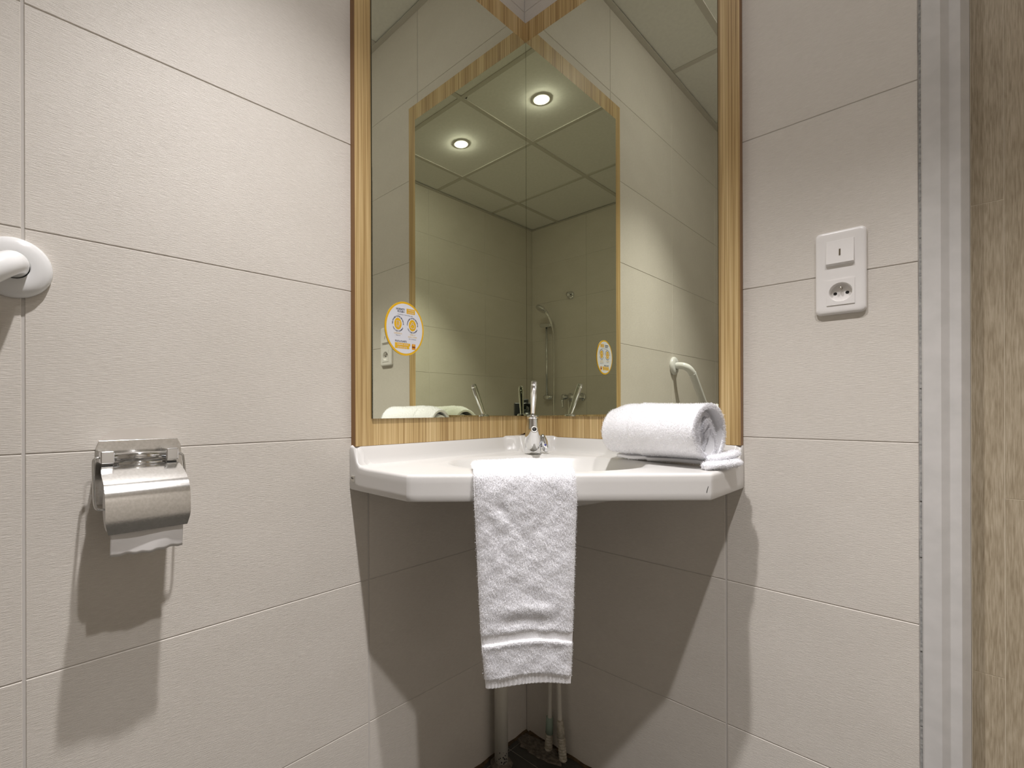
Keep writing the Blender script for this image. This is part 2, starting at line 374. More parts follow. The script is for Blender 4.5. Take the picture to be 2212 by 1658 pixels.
# ------------------------------------------------------------------ corner mirrors on laminate boards
ZB0, ZB1, ZG0, ZG1 = .9445, 2.241, 1.0065, 2.176
BT, GT = .0172, .0215                    # board front and glass front, measured from the wall
def board(side):
    """side 0: on the left wall (u = -y), side 1: on the right wall (u = x)"""
    end = (.6372, .6195)[side]; gend = (.5945, .5752)[side]
    P = (lambda u, t, z: (t, -u, z)) if side == 0 else (lambda u, t, z: (u, -t, z))
    r = empty('wall_mirror', P(.3, .0, ZB0), ['tall mirror on pale striped wood board carrying the round sticker', 'tall mirror on pale striped wood board above the rolled towel'][side], 'mirror', 'pair of mirrors meeting in the corner')
    u0 = BT if side == 1 else .0004
    # outline with a ragged, water-damaged lower edge near the corner
    rag = []
    rs = random.Random(5+side); u = u0+.004
    lo = (.0030, .0065, .0085, .0080, .0060, .0045, .0028, .0016, .0022, .0008) if side == 0 else (.0045, .0058, .0060, .0090, .0072, .0050, .0032, .0024, .0012, .0006)
    for q in lo:
        rag.append((u, ZB0+q)); u += (.0085 if side else .007)+rs.uniform(-.002, .002)
    out = [(u0, ZB0+.003)]+rag+[(u, ZB0)]+[(end, ZB0), (end, ZB1), (u0, ZB1)]
    n = len(out); v = [P(a, .009, z) for a, z in out]+[P(a, BT, z) for a, z in out]
    f = [tuple(range(n)), tuple(range(2*n-1, n-1, -1))]+[(i, (i+1) % n, n+(i+1) % n, n+i) for i in range(n)]
    idx = [0, 0]+[1]*n
    make('laminate_face', v, f, ['veneer', 'edge_band'], r, False, idx)
    g = G(); a, b = P(u0, .0006, ZB0+.0005), P(end-.0006, .0088, ZB1-.0005)
    g.box([min(p) for p in zip(a, b)], [max(p) for p in zip(a, b)]).obj('chipboard_core', 'chip', r)
    # edge strip along the free end and the bottom
    for (ua, ub, za, zb) in ((end-.0005, end+.0006, ZB0-.0002, ZB1),):
        a, b = P(ua, .0004, za), P(ub, BT-.0003, zb)
        G().box([min(p) for p in zip(a, b)], [max(p) for p in zip(a, b)]).obj('edge_strip', 'edge_band', r)
    a, b = P(u+.004, .0004, ZB0-.0006), P(end, BT-.0003, ZB0+.0004)
    G().box([min(p) for p in zip(a, b)], [max(p) for p in zip(a, b)]).obj('edge_strip', 'edge_band', r)
    gu0 = GT+.0006 if side == 0 else GT-.0012
    v = [P(x, t, z) for t in (BT+.0002, GT) for x, z in ((gu0, ZG0), (gend, ZG0), (gend, ZG1), (gu0, ZG1))]
    f = [(0, 1, 2, 3), (4, 5, 6, 7), (0, 1, 5, 4), (1, 2, 6, 5), (2, 3, 7, 6), (3, 0, 4, 7)]
    make('mirror_glass', v, f, ['glass_edge', 'mirror'], r, False, [0, 1, 0, 0, 0, 0])
    return r
board(0); board(1)

# ------------------------------------------------------------------ corner washbasin
ZD, ZL = .900, .847            # deck and lower edge
FL, FR = np.array([.2076, -.6477]), np.array([.6193, -.2070])
EV = (FR-FL)/np.linalg.norm(FR-FL); NV = np.array([EV[1], -EV[0]])
DG = np.array([1, -1])/2**.5; AX = np.array([1, 1])/2**.5
BC = DG*.385; BA, BB = .232, .172           # bowl centre and semi-axes (along AX and DG)
EDGES = []                                   # (nx, ny, c, kind): n.p <= c inside
EDGES.append((-1, 0, -.0012, 'w')); EDGES.append((0, 1, -.0012, 'w'))
EDGES.append((0, -1, .6420, 'e')); EDGES.append((NV[0], NV[1], float(NV@FL), 'f')); EDGES.append((1, 0, .6212, 'e'))
def wall_d(p):
    a, b = p[0]-.0012, -p[1]-.0012
    diag = (p[0]-p[1])/2**.5-.098
    return min(a, b, max(diag, 0)+.012 if diag < .06 else 9)
def free_d(p): return min(c-nx*p[0]-ny*p[1] for nx, ny, c, k in EDGES if k != 'w')
def smooth(t): t = min(max(t, 0), 1); return t*t*(3-2*t)
def deck_z(p):
    d = wall_d(p); z = ZD+.0435*(1-smooth((d-.012)/.020)) + .004*(1-smooth((d-.02)/.05))
    fd = free_d(p); R = .007
    if fd < R: z -= R-math.sqrt(max(R*R-(R-fd)**2, 0))
    return z
cx_, cy_ = BC
def hit(th, inset_w, inset_f):
    dx, dy = math.cos(th), math.sin(th); best = 9
    for nx, ny, c, k in EDGES:
        dn = nx*dx+ny*dy
        if dn > 1e-9: best = min(best, (c-(inset_w if k == 'w' else inset_f)-nx*cx_-ny*cy_)/dn)
    return best
angs = [2*math.pi*k/300 for k in range(300)]
for c in ((.0012, -.0012), (.0012, -.642), tuple(FL+np.array([0, .0057])), tuple(FR), (.6212, -.0012)):
    angs.append(math.atan2(c[1]-cy_, c[0]-cx_) % (2*math.pi))
angs = sorted(angs)
def ell(th):
    dx, dy = math.cos(th), math.sin(th); a = dx*AX[0]+dy*AX[1]; b = dx*DG[0]+dy*DG[1]
    return 1/math.sqrt((a/BA)**2+(b/BB)**2)
rings = []
for s_, dz in ((.02, -.088), (.25, -.086), (.45, -.080), (.62, -.070), (.76, -.055), (.86, -.036), (.925, -.020), (.965, -.008), (.99, -.002)):
    rings.append([(cx_+math.cos(t)*ell(t)*s_, cy_+math.sin(t)*ell(t)*s_, ZD+dz) for t in angs])
ins = [0, .0006, .002, .0035, .005, .007, .0095, .012, .014, .016, .018, .020, .022, .025, .028, .032, .038, .046, .056]
for f_ in (0.02, .25, .5, .75):
    row = []
    for t in angs:
        a = ell(t)*1.01; b = max(hit(t, .056, .056), a*1.001); r = a+(b-a)*f_
        p = (cx_+math.cos(t)*r, cy_+math.sin(t)*r); row.append((*p, deck_z(p)))
    rings.append(row)
for d in reversed(ins):
    row = []
    for t in angs:
        r = max(hit(t, d, d), ell(t)*(1.0125+.0001*(ins.index(.056)-ins.index(d)))); p = (cx_+math.cos(t)*r, cy_+math.sin(t)*r)
        row.append((*p, deck_z(p)))
    rings.append(row)
edge = rings[-1]
for zf in (.75, .5, .25):
    rings.append([(x, y, ZL+.004+(z-ZL-.004)*zf) for x, y, z in edge])
rings.append([(x, y, ZL+.003) for x, y, z in edge])
def inward(row, d, z): return [(x+(cx_-x)*d, y+(cy_-y)*d, z) for x, y, _ in row]
rings.append(inward(edge, .006, ZL)); rings.append(inward(edge, .05, ZL+.001)); rings.append(inward(edge, .06, ZL+.02))
under = [[(cx_+math.cos(t)*ell(t)*s_, cy_+math.sin(t)*ell(t)*s_, z) for t in angs] for s_, z in ((1.0, ZL+.020), (.95, ZL+.004), (.80, ZL-.020), (.45, ZL-.040), (.02, ZL-.044))]
g = G(); g.rings(rings+under, True, True)
bs = empty('corner_washbasin', (0.3, -.3, ZL-.1), 'off-white corner washbasin with oval bowl and upstand under the mirrors', 'washbasin')
body = g.obj('basin_body', 'porcelain', bs, True)
body.data.set_sharp_from_angle(angle=math.radians(40))
G().lathe((cx_, cy_, ZD-.0875), (0, 0, 1), [(0, .03), (.003, .031), (.005, .027), (.004, .018), (.003, 0)], 28).obj('drain_cover', 'chrome', bs, True)
# small maker plate on the left end face
bp_ = G().box((.0080, -.6440, .8660), (.0225, -.6419, .8790)).obj('maker_plate', 'badge', bs)
mk = G()
for (a, b, c, d) in ((.0095, .0108, .8735, .8755), (.0108, .0118, .8725, .8745), (.0120, .0130, .8722, .8758), (.0130, .0146, .8722, .8730), (.0148, .0158, .8720, .8756), (.0166, .0188, .8745, .8752), (.0166, .0188, .8722, .8729)):
    mk.box((a, -.6443, c), (b, -.6440, d))
mk.obj('plate_marks', 'dark_plastic', bp_)
# scuff marks on the right corner of the apron
def FP(e, z, o=.0003): p = FL+EV*e+NV*o; return (p[0], p[1], z)
sc_ = G(); sc_.add([FP(.5945, .862), FP(.5958, .8618), FP(.5975, .8690), FP(.5990, .8745), FP(.5982, .8748), FP(.5962, .8692)], [(0, 1, 2, 3, 4, 5)]); sc_.obj('scuff_mark', 'dark_plastic', bs)

# ------------------------------------------------------------------ mixer tap
TP = DG*.165; tx, ty = TP
tap = empty('mixer_tap', (tx, ty, ZD), 'chrome single-lever mixer tap on the washbasin ledge in the corner', 'tap')
g = G(); rs = []
for z, r in ((ZD+.002, .0225), (ZD+.006, .0235), (ZD+.03, .0235), (ZD+.055, .0215), (ZD+.075, .0185), (ZD+.09, .0165), (ZD+.100, .0160)):
    rs.append([(tx+r*math.cos(2*math.pi*j/36), ty+r*math.sin(2*math.pi*j/36), z) for j in range(36)])
g.rings(rs); g.obj('tap_body', 'chrome', tap, True).data.set_sharp_from_angle(angle=math.radians(50))
# spout: swept from the body forwards and up, tapering to a small round nose
sd = Vector((math.cos(math.radians(-50)), math.sin(math.radians(-50)), 0)); side = Vector((-sd.y, sd.x, 0))
g = G(); rs = []
for d, z, a, b in ((-.004, ZD+.036, .0225, .034), (.018, ZD+.040, .0225, .033), (.035, ZD+.047, .0205, .029), (.052, ZD+.056, .0170, .023), (.068, ZD+.064, .0135, .016), (.080, ZD+.0700, .0112, .0115), (.086, ZD+.073, .0095, .0095)):
    tdir = (sd*.93+Vector((0, 0, .37))).normalized(); up = side.cross(tdir).normalized()*-1
    if up.z < 0: up = -up
    c = Vector((tx, ty, z))+sd*d
    rs.append([c+side*a*math.cos(2*math.pi*j/32)+up*b*math.sin(2*math.pi*j/32) for j in range(32)])
g.rings(rs); sp = g.obj('spout', 'chrome', tap, True); sp.data.set_sharp_from_angle(angle=math.radians(50))
nose = Vector((tx, ty, ZD+.073))+sd*.086; tdir = (sd*.93+Vector((0, 0, .37))).normalized()
G().lathe(nose-tdir*.001, tdir, [(0, .0093), (.0016, .0090), (.0020, .0080), (.0014, .0055)], 28, False, False).obj('nose_ring', 'badge', sp, True)
G().lathe(nose-tdir*.0006, tdir, [(0, .0058), (.0012, .0056)], 24).obj('aerator', 'dark_plastic', sp, True)
G().lathe((tx, ty, ZD+.0995), (0, 0, 1), [(0, .0150), (.001, .0158), (.008, .0165), (.010, .0155), (.0125, .0120), (.0130, .006)], 6*6).obj('lever_base', 'chrome', tap, True).data.set_sharp_from_angle(angle=math.radians(35))
h0 = Vector((tx, ty, ZD+.110)); hd = (Vector((DG[0], DG[1], 0))*math.sin(math.radians(19))+Vector((0, 0, math.cos(math.radians(19))))).normalized()
G().lathe(h0, hd, [(-.002, .0058), (.004, .0062), (.03, .0074), (.065, .0088), (.088, .0090), (.090, .0084), (.091, .0089), (.098, .0085), (.101, .0068), (.1022, .0035), (.1024, 0)], 24).obj('lever', 'chrome', tap, True).data.set_sharp_from_angle(angle=math.radians(40))
kc = Vector((tx, ty, ZD+.030))+RGT*.0330-FWD*.004
u_ = (RGT*.25+Vector((0, 0, -1))).normalized()
kb = G().lathe(kc-u_*.027, u_, [(0, .001), (.003, .0048), (.010, .0075), (.022, .0100), (.036, .0105), (.046, .0092), (.051, .006), (.053, .001)], 24).obj('side_knob', 'chrome', tap, True)
G().tube([kc-RGT*.02+Vector((0, 0, -.012)), kc+Vector((0, 0, -.012))], .0045, 14).obj('knob_stem', 'chrome', tap, True)
G().lathe(kc-FWD*.0095+Vector((0, 0, -.004)), -FWD, [(0, .0028), (.0012, .0026)], 16).obj('cold_mark', 'blue', kb, True)

# ------------------------------------------------------------------ round sticker on the left mirror
SX, SY, SZ = GT+.0003, -.5010, 1.2243; RY, RZ = .0592, .0655
st = empty('round_sticker', (SX, SY, SZ), 'round yellow-rimmed paper sticker with French towel-reuse text on the mirror', 'sticker')
KU, KV = RY/.0625, RZ/.0625             # print laid out for a 62.5 mm radius disc: +u to the right, +v up
def S(u, v, t): return (SX+t, SY+u*KU, SZ+v*KV)
def disc(r, t0, t1, cu=0, cv=0, n=72):
    return G().rings([[S(cu+r*math.cos(2*math.pi*j/n), cv+r*math.sin(2*math.pi*j/n), t) for j in range(n)] for t in (t0, t1)])
disc(.0625, 0, .0008).obj('yellow_rim', 'sticker_yellow', st)
disc(.0578, .0008, .00095).obj('white_face', 'plan_white', st)
DEPS = None
def text_geo(g, body, u, v, size, align='CENTER', curve=None, t=.0012, squash=1., bold=0.):
    """Text laid on the sticker plane. curve=(cu,cv,r,start_angle,dir): letters on an arc."""
    def one(ch, sz):
        cu = bpy.data.curves.new('t', 'FONT'); cu.body = ch; cu.size = sz; cu.align_x = 'LEFT'; cu.resolution_u = 2; cu.offset = bold
        ob = bpy.data.objects.new('t', cu); COL.objects.link(ob)
        dg = bpy.context.evaluated_depsgraph_get(); me = bpy.data.meshes.new_from_object(ob.evaluated_get(dg))
        vs = [tuple(p.co[:2]) for p in me.vertices]; fs = [tuple(p.vertices) for p in me.polygons]
        bpy.data.objects.remove(ob); bpy.data.curves.remove(cu); bpy.data.meshes.remove(me)
        return vs, fs
    vs, fs = one(body, size)
    if not vs: return
    x0, x1 = min(p[0] for p in vs), max(p[0] for p in vs)
    if curve is None:
        off = {'CENTER': -(x0+x1)/2, 'LEFT': -x0, 'RIGHT': -x1}[align]
        g.add([S(u+(p[0]+off)*squash, v+p[1], t) for p in vs], fs)
    else:
        cu_, cv_, r, span, top = curve; wd = x1-x0
        pts = []
        for p in vs:
            k = (p[0]-x0)/wd-.5
            if top: a = math.pi/2-k*span; rr = r+p[1]
            else: a = -math.pi/2+k*span; rr = r-p[1]+size*.7
            pts.append(S(cu_+rr*math.cos(a), cv_+rr*math.sin(a), t))
        g.add(pts, fs)
def text_obj(mat, *a, **k):
    g = G(); text_geo(g, *a, **k); g.obj('lettering', mat, st)
NAVY, PALE, WHITE = 'sticker_navy', 'sticker_lightyellow', 'plan_white'
text_obj(NAVY, 'UNE SERVIETTE', -.0150, .0420, .0056, bold=.00012, squash=.72)
text_obj(NAVY, 'RÉUTILISÉE =', -.0125, .0365, .0056, bold=.00012, squash=.72)
text_obj(NAVY, 'A saved towel = 5 litres of water saved', .0010, .0305, .0034, squash=.9)
def plate(a, b, c, d, t0, t1): return [S(a, c, t0), S(b, c, t0), S(b, d, t0), S(a, d, t0), S(a, c, t1), S(b, c, t1), S(b, d, t1), S(a, d, t1)]
BF = [(0, 1, 2, 3), (4, 5, 6, 7), (0, 1, 5, 4), (1, 2, 6, 5), (2, 3, 7, 6), (3, 0, 4, 7)]
G().add(plate(.0055, .0330, .0355, .0475, .00095, .0010), BF).obj('yellow_panel', 'sticker_yellow', st)
text_obj(WHITE, "5 LITRES D'EAU", .0193, .0424, .0044, t=.0013, squash=.68)
text_obj(WHITE, 'ÉCONOMISÉS', .0193, .0370, .0044, t=.0013, squash=.75)
for cu_, top, bot, l1, l2, l3 in ((-.0222, 'RÉUTILISER VOTRE SERVIETTE', "OUI, C'EST POSSIBLE", 'SUSPENDEZ-LA', '', 'Hang it up'),
                                  (.0245, 'CHANGER VOTRE SERVIETTE', "OUI, C'EST POSSIBLE", 'LAISSEZ-LA', 'DANS LE LAVABO', 'Put it in the basin')):
    cv_ = .0095
    n = 40; G().rings([[S(cu_+.0118*math.cos(2*math.pi*j/n), cv_+.0135*math.sin(2*math.pi*j/n), t) for j in range(n)] for t in (.00095, .0010)]).obj('yellow_disc', 'sticker_yellow', st)
    text_obj(NAVY, top, 0, 0, .0042, curve=(cu_, cv_, .0155, math.radians(190), True), bold=.0001)
    text_obj(NAVY, bot, 0, 0, .0038, curve=(cu_, cv_, .0158, math.radians(125), False), bold=.0001)
    text_obj(PALE, l1, cu_, -.0140, .0046, squash=.8)
    if l2: text_obj(PALE, l2, cu_, -.0195, .0046, squash=.8)
    text_obj(NAVY, l3, cu_, -.0180 if not l2 else -.0240, .0034)
# pictograms: a hanging towel and a bowl of laundry
white = G()
def stroke(pts, wd=.0009):
    for (a, b), (c, d) in zip(pts[:-1], pts[1:]):
        L = math.hypot(c-a, d-b) or 1; nx, ny = -(d-b)/L*wd/2, (c-a)/L*wd/2
        white.add([S(a+nx, b+ny, .0013), S(c+nx, d+ny, .0013), S(c-nx, d-ny, .0013), S(a-nx, b-ny, .0013)], [(0, 1, 2, 3)])
cu_, cv_ = -.0222, .0095
stroke([(cu_-.0065, cv_+.006), (cu_+.0070, cv_+.006)]); stroke([(cu_-.004, cv_+.006), (cu_-.004, cv_-.0075), (cu_+.003, cv_-.0075), (cu_+.003, cv_+.006)]); stroke([(cu_-.004, cv_-.0045), (cu_+.003, cv_-.0045)]); stroke([(cu_+.003, cv_-.004), (cu_+.0055, cv_-.002), (cu_+.0055, cv_+.006)])
white.obj('towel_pictogram', 'plan_white', st)['kind'] = 'stuff'; white = G()
cu_ = .0245
stroke([(cu_-.0075, cv_), (cu_-.006, cv_-.005), (cu_-.002, cv_-.0075), (cu_+.002, cv_-.0075), (cu_+.006, cv_-.005), (cu_+.0075, cv_), (cu_+.0045, cv_)]); stroke([(cu_-.0075, cv_), (cu_-.0045, cv_), (cu_-.0035, cv_+.004), (cu_, cv_+.008), (cu_+.0035, cv_+.004), (cu_+.0045, cv_)]); stroke([(cu_-.0035, cv_+.004), (cu_, cv_+.0025), (cu_+.0035, cv_+.004)])
white.obj('basin_pictogram', 'plan_white', st)['kind'] = 'stuff'
text_obj(NAVY, 'POUR LA PLANÈTE,', -.0315, -.0320, .0056, 'LEFT', bold=.0001, squash=.78)
G().add(plate(-.0320, .0170, -.0402, -.0338, .00095, .0010), BF).obj('yellow_panel', 'sticker_yellow', st); G().add(plate(-.0320, .0140, -.0470, -.0402, .00095, .0010), BF).obj('yellow_panel', 'sticker_yellow', st)
text_obj(WHITE, "L'ESSENTIEL, CE SONT", -.0072, -.0392, .0050, t=.0013, squash=.74)
text_obj(WHITE, 'LES PETITS GESTES', -.0090, -.0458, .0050, t=.0013, squash=.74)

lg = G().add(plate(.0225, .0342, -.0468, -.0340, .00095, .0011), BF).obj('emblem', 'sticker_orange', st)
gm = G(); gm.add(plate(.0232, .0336, -.0428, -.0394, .0011, .0012), BF); gm.obj('emblem_bar', 'sticker_brown', lg)
gm = G(); gm.rings([[S(.0283+.0019*math.cos(2*math.pi*j/12), -.0368+.0019*math.sin(2*math.pi*j/12), t) for j in range(12)] for t in (.0011, .0012)]); gm.obj('emblem_dot', 'sticker_lightyellow', lg)

# ------------------------------------------------------------------ light switch and socket plate
def rrect(cx0, cz0, a, b, r, n=8):
    pts = []
    for q, (sx, sz) in enumerate(((1, 1), (-1, 1), (-1, -1), (1, -1))):
        for k in range(n+1):
            t = math.pi/2*(q+k/n); pts.append((cx0+sx*(a-r)+r*math.cos(t), cz0+sz*(b-r)+r*math.sin(t)))
    return pts
PXc, PZc, PA, PB = .7953, 1.2990, .0402, .0835
sw = empty('switch_socket_plate', (PXc, 0, PZc-PB), 'white double plate with rocker switch above a power socket on the tiles', 'wall socket')
rs = [[(x, -d, z) for x, z in rrect(PXc, PZc, PA-i, PB-i, .009)] for d, i in ((.0002, .0006), (.0030, 0), (.0065, .0004), (.0085, .0022), (.0095, .0050), (.0098, .0085))]
SC_ = (.7960, 1.2585); r0 = .0188
g = G().rings(rs, True, False)
from mathutils.geometry import tessellate_polygon
hole = [(SC_[0]+(r0+.0002)*math.cos(-2*math.pi*j/40), SC_[1]+(r0+.0002)*math.sin(-2*math.pi*j/40)) for j in range(40)]
o_ = [Vector((x, z, 0)) for x, _, z in rs[-1]]; h_ = [Vector((*p, 0)) for p in hole]
tri = tessellate_polygon([o_, h_]); allp = o_+h_; b0 = len(g.v)-len(o_)
g.v += [(p.x, -.0098, p.y) for p in h_]+[(p.x, -.0005, p.y) for p in h_]
g.f += [tuple(b0+i for i in t) for t in tri]+[(b0+len(o_)+j, b0+len(o_)+(j+1) % 40, b0+len(o_)+40+(j+1) % 40, b0+len(o_)+40+j) for j in range(40)]
g.obj('cover_plate', 'white_plastic', sw, True).data.set_sharp_from_angle(angle=math.radians(50))
RC = (.7953, 1.3372)
v = []
a, b = .0222, .0248
rk = G(); y0 = -.0098
rk.add([(RC[0]-a, y0, RC[1]-b), (RC[0]+a, y0, RC[1]-b), (RC[0]+a, y0, RC[1]+b), (RC[0]-a, y0, RC[1]+b), (RC[0]-a+.0006, -.0158, RC[1]-b+.0035), (RC[0]+a-.0006, -.0158, RC[1]-b+.0035), (RC[0]+a-.0006, -.0112, RC[1]+b-.0006), (RC[0]-a+.0006, -.0112, RC[1]+b-.0006)], [(0, 1, 2, 3), (4, 5, 6, 7), (0, 1, 5, 4), (1, 2, 6, 5), (2, 3, 7, 6), (3, 0, 4, 7)])
rko = rk.obj('rocker', 'white_plastic', sw)
sl = lambda z: -.0112+(-.0158+.0112)*((RC[1]+b-.0006-z)/(2*b-.0041))
nw = G(); nw.add([(RC[0]-.0013, sl(RC[1]-.007)-.0003, RC[1]-.007), (RC[0]+.0013, sl(RC[1]-.007)-.0003, RC[1]-.007), (RC[0]+.0013, sl(RC[1]+.0065)-.0003, RC[1]+.0065), (RC[0]-.0013, sl(RC[1]+.0065)-.0003, RC[1]+.0065)], [(0, 1, 2, 3)])
nw.obj('indicator_window', 'amber', rko)
SC_ = (.7960, 1.2585); r0 = .0188
g = G(); n = 48
sq = rrect(SC_[0], SC_[1], .0220, .0252, .0012, 2)
def on_sq(t):
    c_, s_ = math.cos(t), math.sin(t); k = min(.0220/abs(c_) if abs(c_) > 1e-6 else 9, .0252/abs(s_) if abs(s_) > 1e-6 else 9); return (SC_[0]+k*c_, SC_[1]+k*s_)
th = sorted([2*math.pi*j/n for j in range(n)]+[math.atan2(s1*.0252, s2*.0220) % (2*math.pi) for s1 in (1, -1) for s2 in (1, -1)])
out = [on_sq(t) for t in th]; circ = lambda r: [(SC_[0]+r*math.cos(t), SC_[1]+r*math.sin(t)) for t in th]
g.rings([[(x, -.0097, z) for x, z in out], [(x, -.0112, z) for x, z in out], [(x, -.0112, z) for x, z in circ(r0)], [(x, -.0107, z) for x, z in circ(r0-.0006)], [(x, -.0008, z) for x, z in circ(r0-.0022)]], False, True)
so = g.obj('socket_insert', 'white_plastic', sw)
for q in (-1, 1): G().lathe((SC_[0]+q*.0095, -.0007, SC_[1]-.001), (0, -1, 0), [(0, .0030), (.0004, .0030)], 16).obj('pin_hole', 'hole', so)
G().lathe((SC_[0], -.0007, SC_[1]+.0085), (0, -1, 0), [(0, .0026), (.008, .0026), (.0093, .0018), (.0098, 0)], 16).obj('earth_pin', 'brass', so, True)

# ------------------------------------------------------------------ toilet roll holder
YL_, YR_ = -1.1050, -.9930; YM = (YL_+YR_)/2
th_ = empty('toilet_roll_holder', (0, YM, .80), 'shiny steel toilet roll holder with curved flap on the tiled wall', 'paper holder')
bpv = [(-1.1005, .9785), (-.9895, .9785), (-.9840, .968), (-.9765, .880), (-.981, .876), (-1.1030, .876), (-1.1075, .880), (-1.1050, .966)]
g = G().rings([[(t, y, z) for y, z in bpv] for t in (.0003, .0018)]); o = g.obj('back_plate', 'steel', th_); bevel(o, .0006)
for y0_ in (-1.1030, -1.0135):
    o = G().box((.0018, y0_, .9440), (.036, y0_+.0185, .9635)).obj('hinge_block', 'chrome', th_); bevel(o, .0022, 3)
G().tube([(.027, -1.0848, .9535), (.027, -1.0132, .9535)], .0062, 20).obj('hinge_tube', 'chrome', th_, True)
cp = [(.030, .9425), (.048, .9350), (.064, .9275), (.078, .9200), (.0875, .9125), (.0935, .9030), (.0965, .8920), (.0975, .8800), (.0975, .8700), (.0970, .8640), (.0955, .8560), (.0930, .8440)]
g = G(); outer = [Vector((x, 0, z)) for x, z in cp]; rs = []
for i, p in enumerate(outer):
    t = (outer[min(i+1, len(outer)-1)]-outer[max(i-1, 0)]).normalized(); nn = Vector((t.z, 0, -t.x))
    e_ = .004 if i in (0, len(outer)-1) else (.001 if i in (1, len(outer)-2) else 0)
    q = p+nn*.0010
    rs.append([(p.x, YL_+e_, p.z), (p.x, YR_-e_, p.z), (q.x, YR_-e_, q.z), (q.x, YL_+e_, q.z)])
g.rings(rs); o = g.obj('cover_flap', 'steel', th_, True); o.data.set_sharp_from_angle(angle=math.radians(28))
G().tube([(.030, YM-.03, .942), (.030, YM+.03, .942)], .004, 12).obj('flap_knuckle', 'chrome', th_, True)
wp = spline([(.027, -1.103, .9535), (.0275, -1.109, .9520), (.030, -1.1115, .944), (.0415, -1.1120, .905), (.0500, -1.1115, .884), (.0530, -1.108, .8775), (.0545, -1.098, .8760)], 8)
wp2 = [Vector((p.x, 2*YM-p.y-.000, p.z)) for p in wp]
G().tube(wp, .0019, 10).obj('wire_arm', 'chrome', th_, True); G().tube(wp2, .0019, 10).obj('wire_arm', 'chrome', th_, True)
G().tube([(.0545, -1.099, .8760), (.0545, 2*YM+1.099, .8760)], .0045, 14).obj('roll_spindle', 'chrome', th_, True)
ph = empty('toilet_paper_roll', (.0545, YM, .845), 'white toilet paper roll with short torn end hanging below the flap', 'toilet paper')
ya, yb_ = -1.0985, -1.0015; rp = .034
rs = []
for y, r in ((ya, .0075), (ya, rp-.001), (ya+.001, rp), (yb_-.001, rp), (yb_, rp-.001), (yb_, .0075), (ya, .0075)):
    rs.append([(.0545+r*math.cos(2*math.pi*j/48), y, .876+r*math.sin(2*math.pi*j/48)) for j in range(48)])
G().rings(rs, False, False).obj('paper_core', 'paper', ph, True).data.set_sharp_from_angle(angle=math.radians(40))
g = G(); rs = []; ny = 40
for i in range(15):
    k = i/14; row = []
    for j in range(ny+1):
        q = j/ny; y = ya+.0005+(yb_-ya-.001)*q
        zb = .8085+.0012*math.sin(q*9)+.0009*math.sin(q*31+1)
        z = .876+(zb-.876)*k; x = .0545+rp+.0008-.004*k*k+.0012*math.sin(q*7+k*4)*k*(k > .2)
        row.append((x, y, z))
    rs.append(row)
nv = [p for r in rs for p in r]; W_ = ny+1
fs = [(i*W_+j, i*W_+j+1, (i+1)*W_+j+1, (i+1)*W_+j) for i in range(14) for j in range(ny)]
o = make('paper_sheet', nv, fs, 'paper', ph, True); sm = o.modifiers.new('ply', 'SOLIDIFY'); sm.thickness = .0003
# smear of old adhesive above the holder
g = G(); n = 26
pts = [(-1.0965+.0041*k, .9815+.0165*(1-((k-13)/13)**4)+random.uniform(-.0015, .0015)) for k in range(n+1)]
g.add([(.00025, y, .979) for y, z in pts]+[(.00032, y, z) for y, z in pts], [(i, i+1, n+2+i, n+1+i) for i in range(n)])
sm_ = g.obj('adhesive_smear', plain('clear_adhesive', (.69, .64, .575), .3), wl); tag(sm_, 'dried smear of clear adhesive')

# ------------------------------------------------------------------ white grab bar
gb = empty('grab_bar', (0, -1.2, 1.236), 'white coated grab bar with round flange at the left edge of the photo', 'grab bar')
GB0, GB1 = Vector((0, -1.2, 1.2355)), Vector((0, -1.62, .82))
dn = (GB1-GB0).normalized()
path = spline([GB0+Vector((.006, 0, 0)), GB0+Vector((.030, 0, 0)), GB0+Vector((.050, 0, 0))+dn*.006, GB0+Vector((.066, 0, 0))+dn*.022, GB0+Vector((.074, 0, 0))+dn*.05, GB0+Vector((.076, 0, 0))+dn*.10,
               GB1+Vector((.076, 0, 0))-dn*.10, GB1+Vector((.074, 0, 0))-dn*.05, GB1+Vector((.066, 0, 0))-dn*.022, GB1+Vector((.050, 0, 0))-dn*.006, GB1+Vector((.030, 0, 0)), GB1+Vector((.006, 0, 0))], 8)
G().tube(path, .0165, 24).obj('bar_tube', 'white_nylon', gb, True)
for q in (GB0, GB1):
    fo = G().lathe(q+Vector((.0003, 0, 0)), (1, 0, 0), [(0, .0435), (.004, .0440), (.009, .0425), (.0125, .039), (.0150, .032), (.0160, .0195), (.0150, .0178), (.009, .0175), (0, .0175)], 56, False, False).obj('wall_flange', 'white_nylon', gb, True)
    G().lathe(q+Vector((.004, 0, 0)), (1, 0, 0), [(0, .0174), (.0085, .0174)], 32, True, False).obj('flange_gap', 'dark_plastic', fo, True)

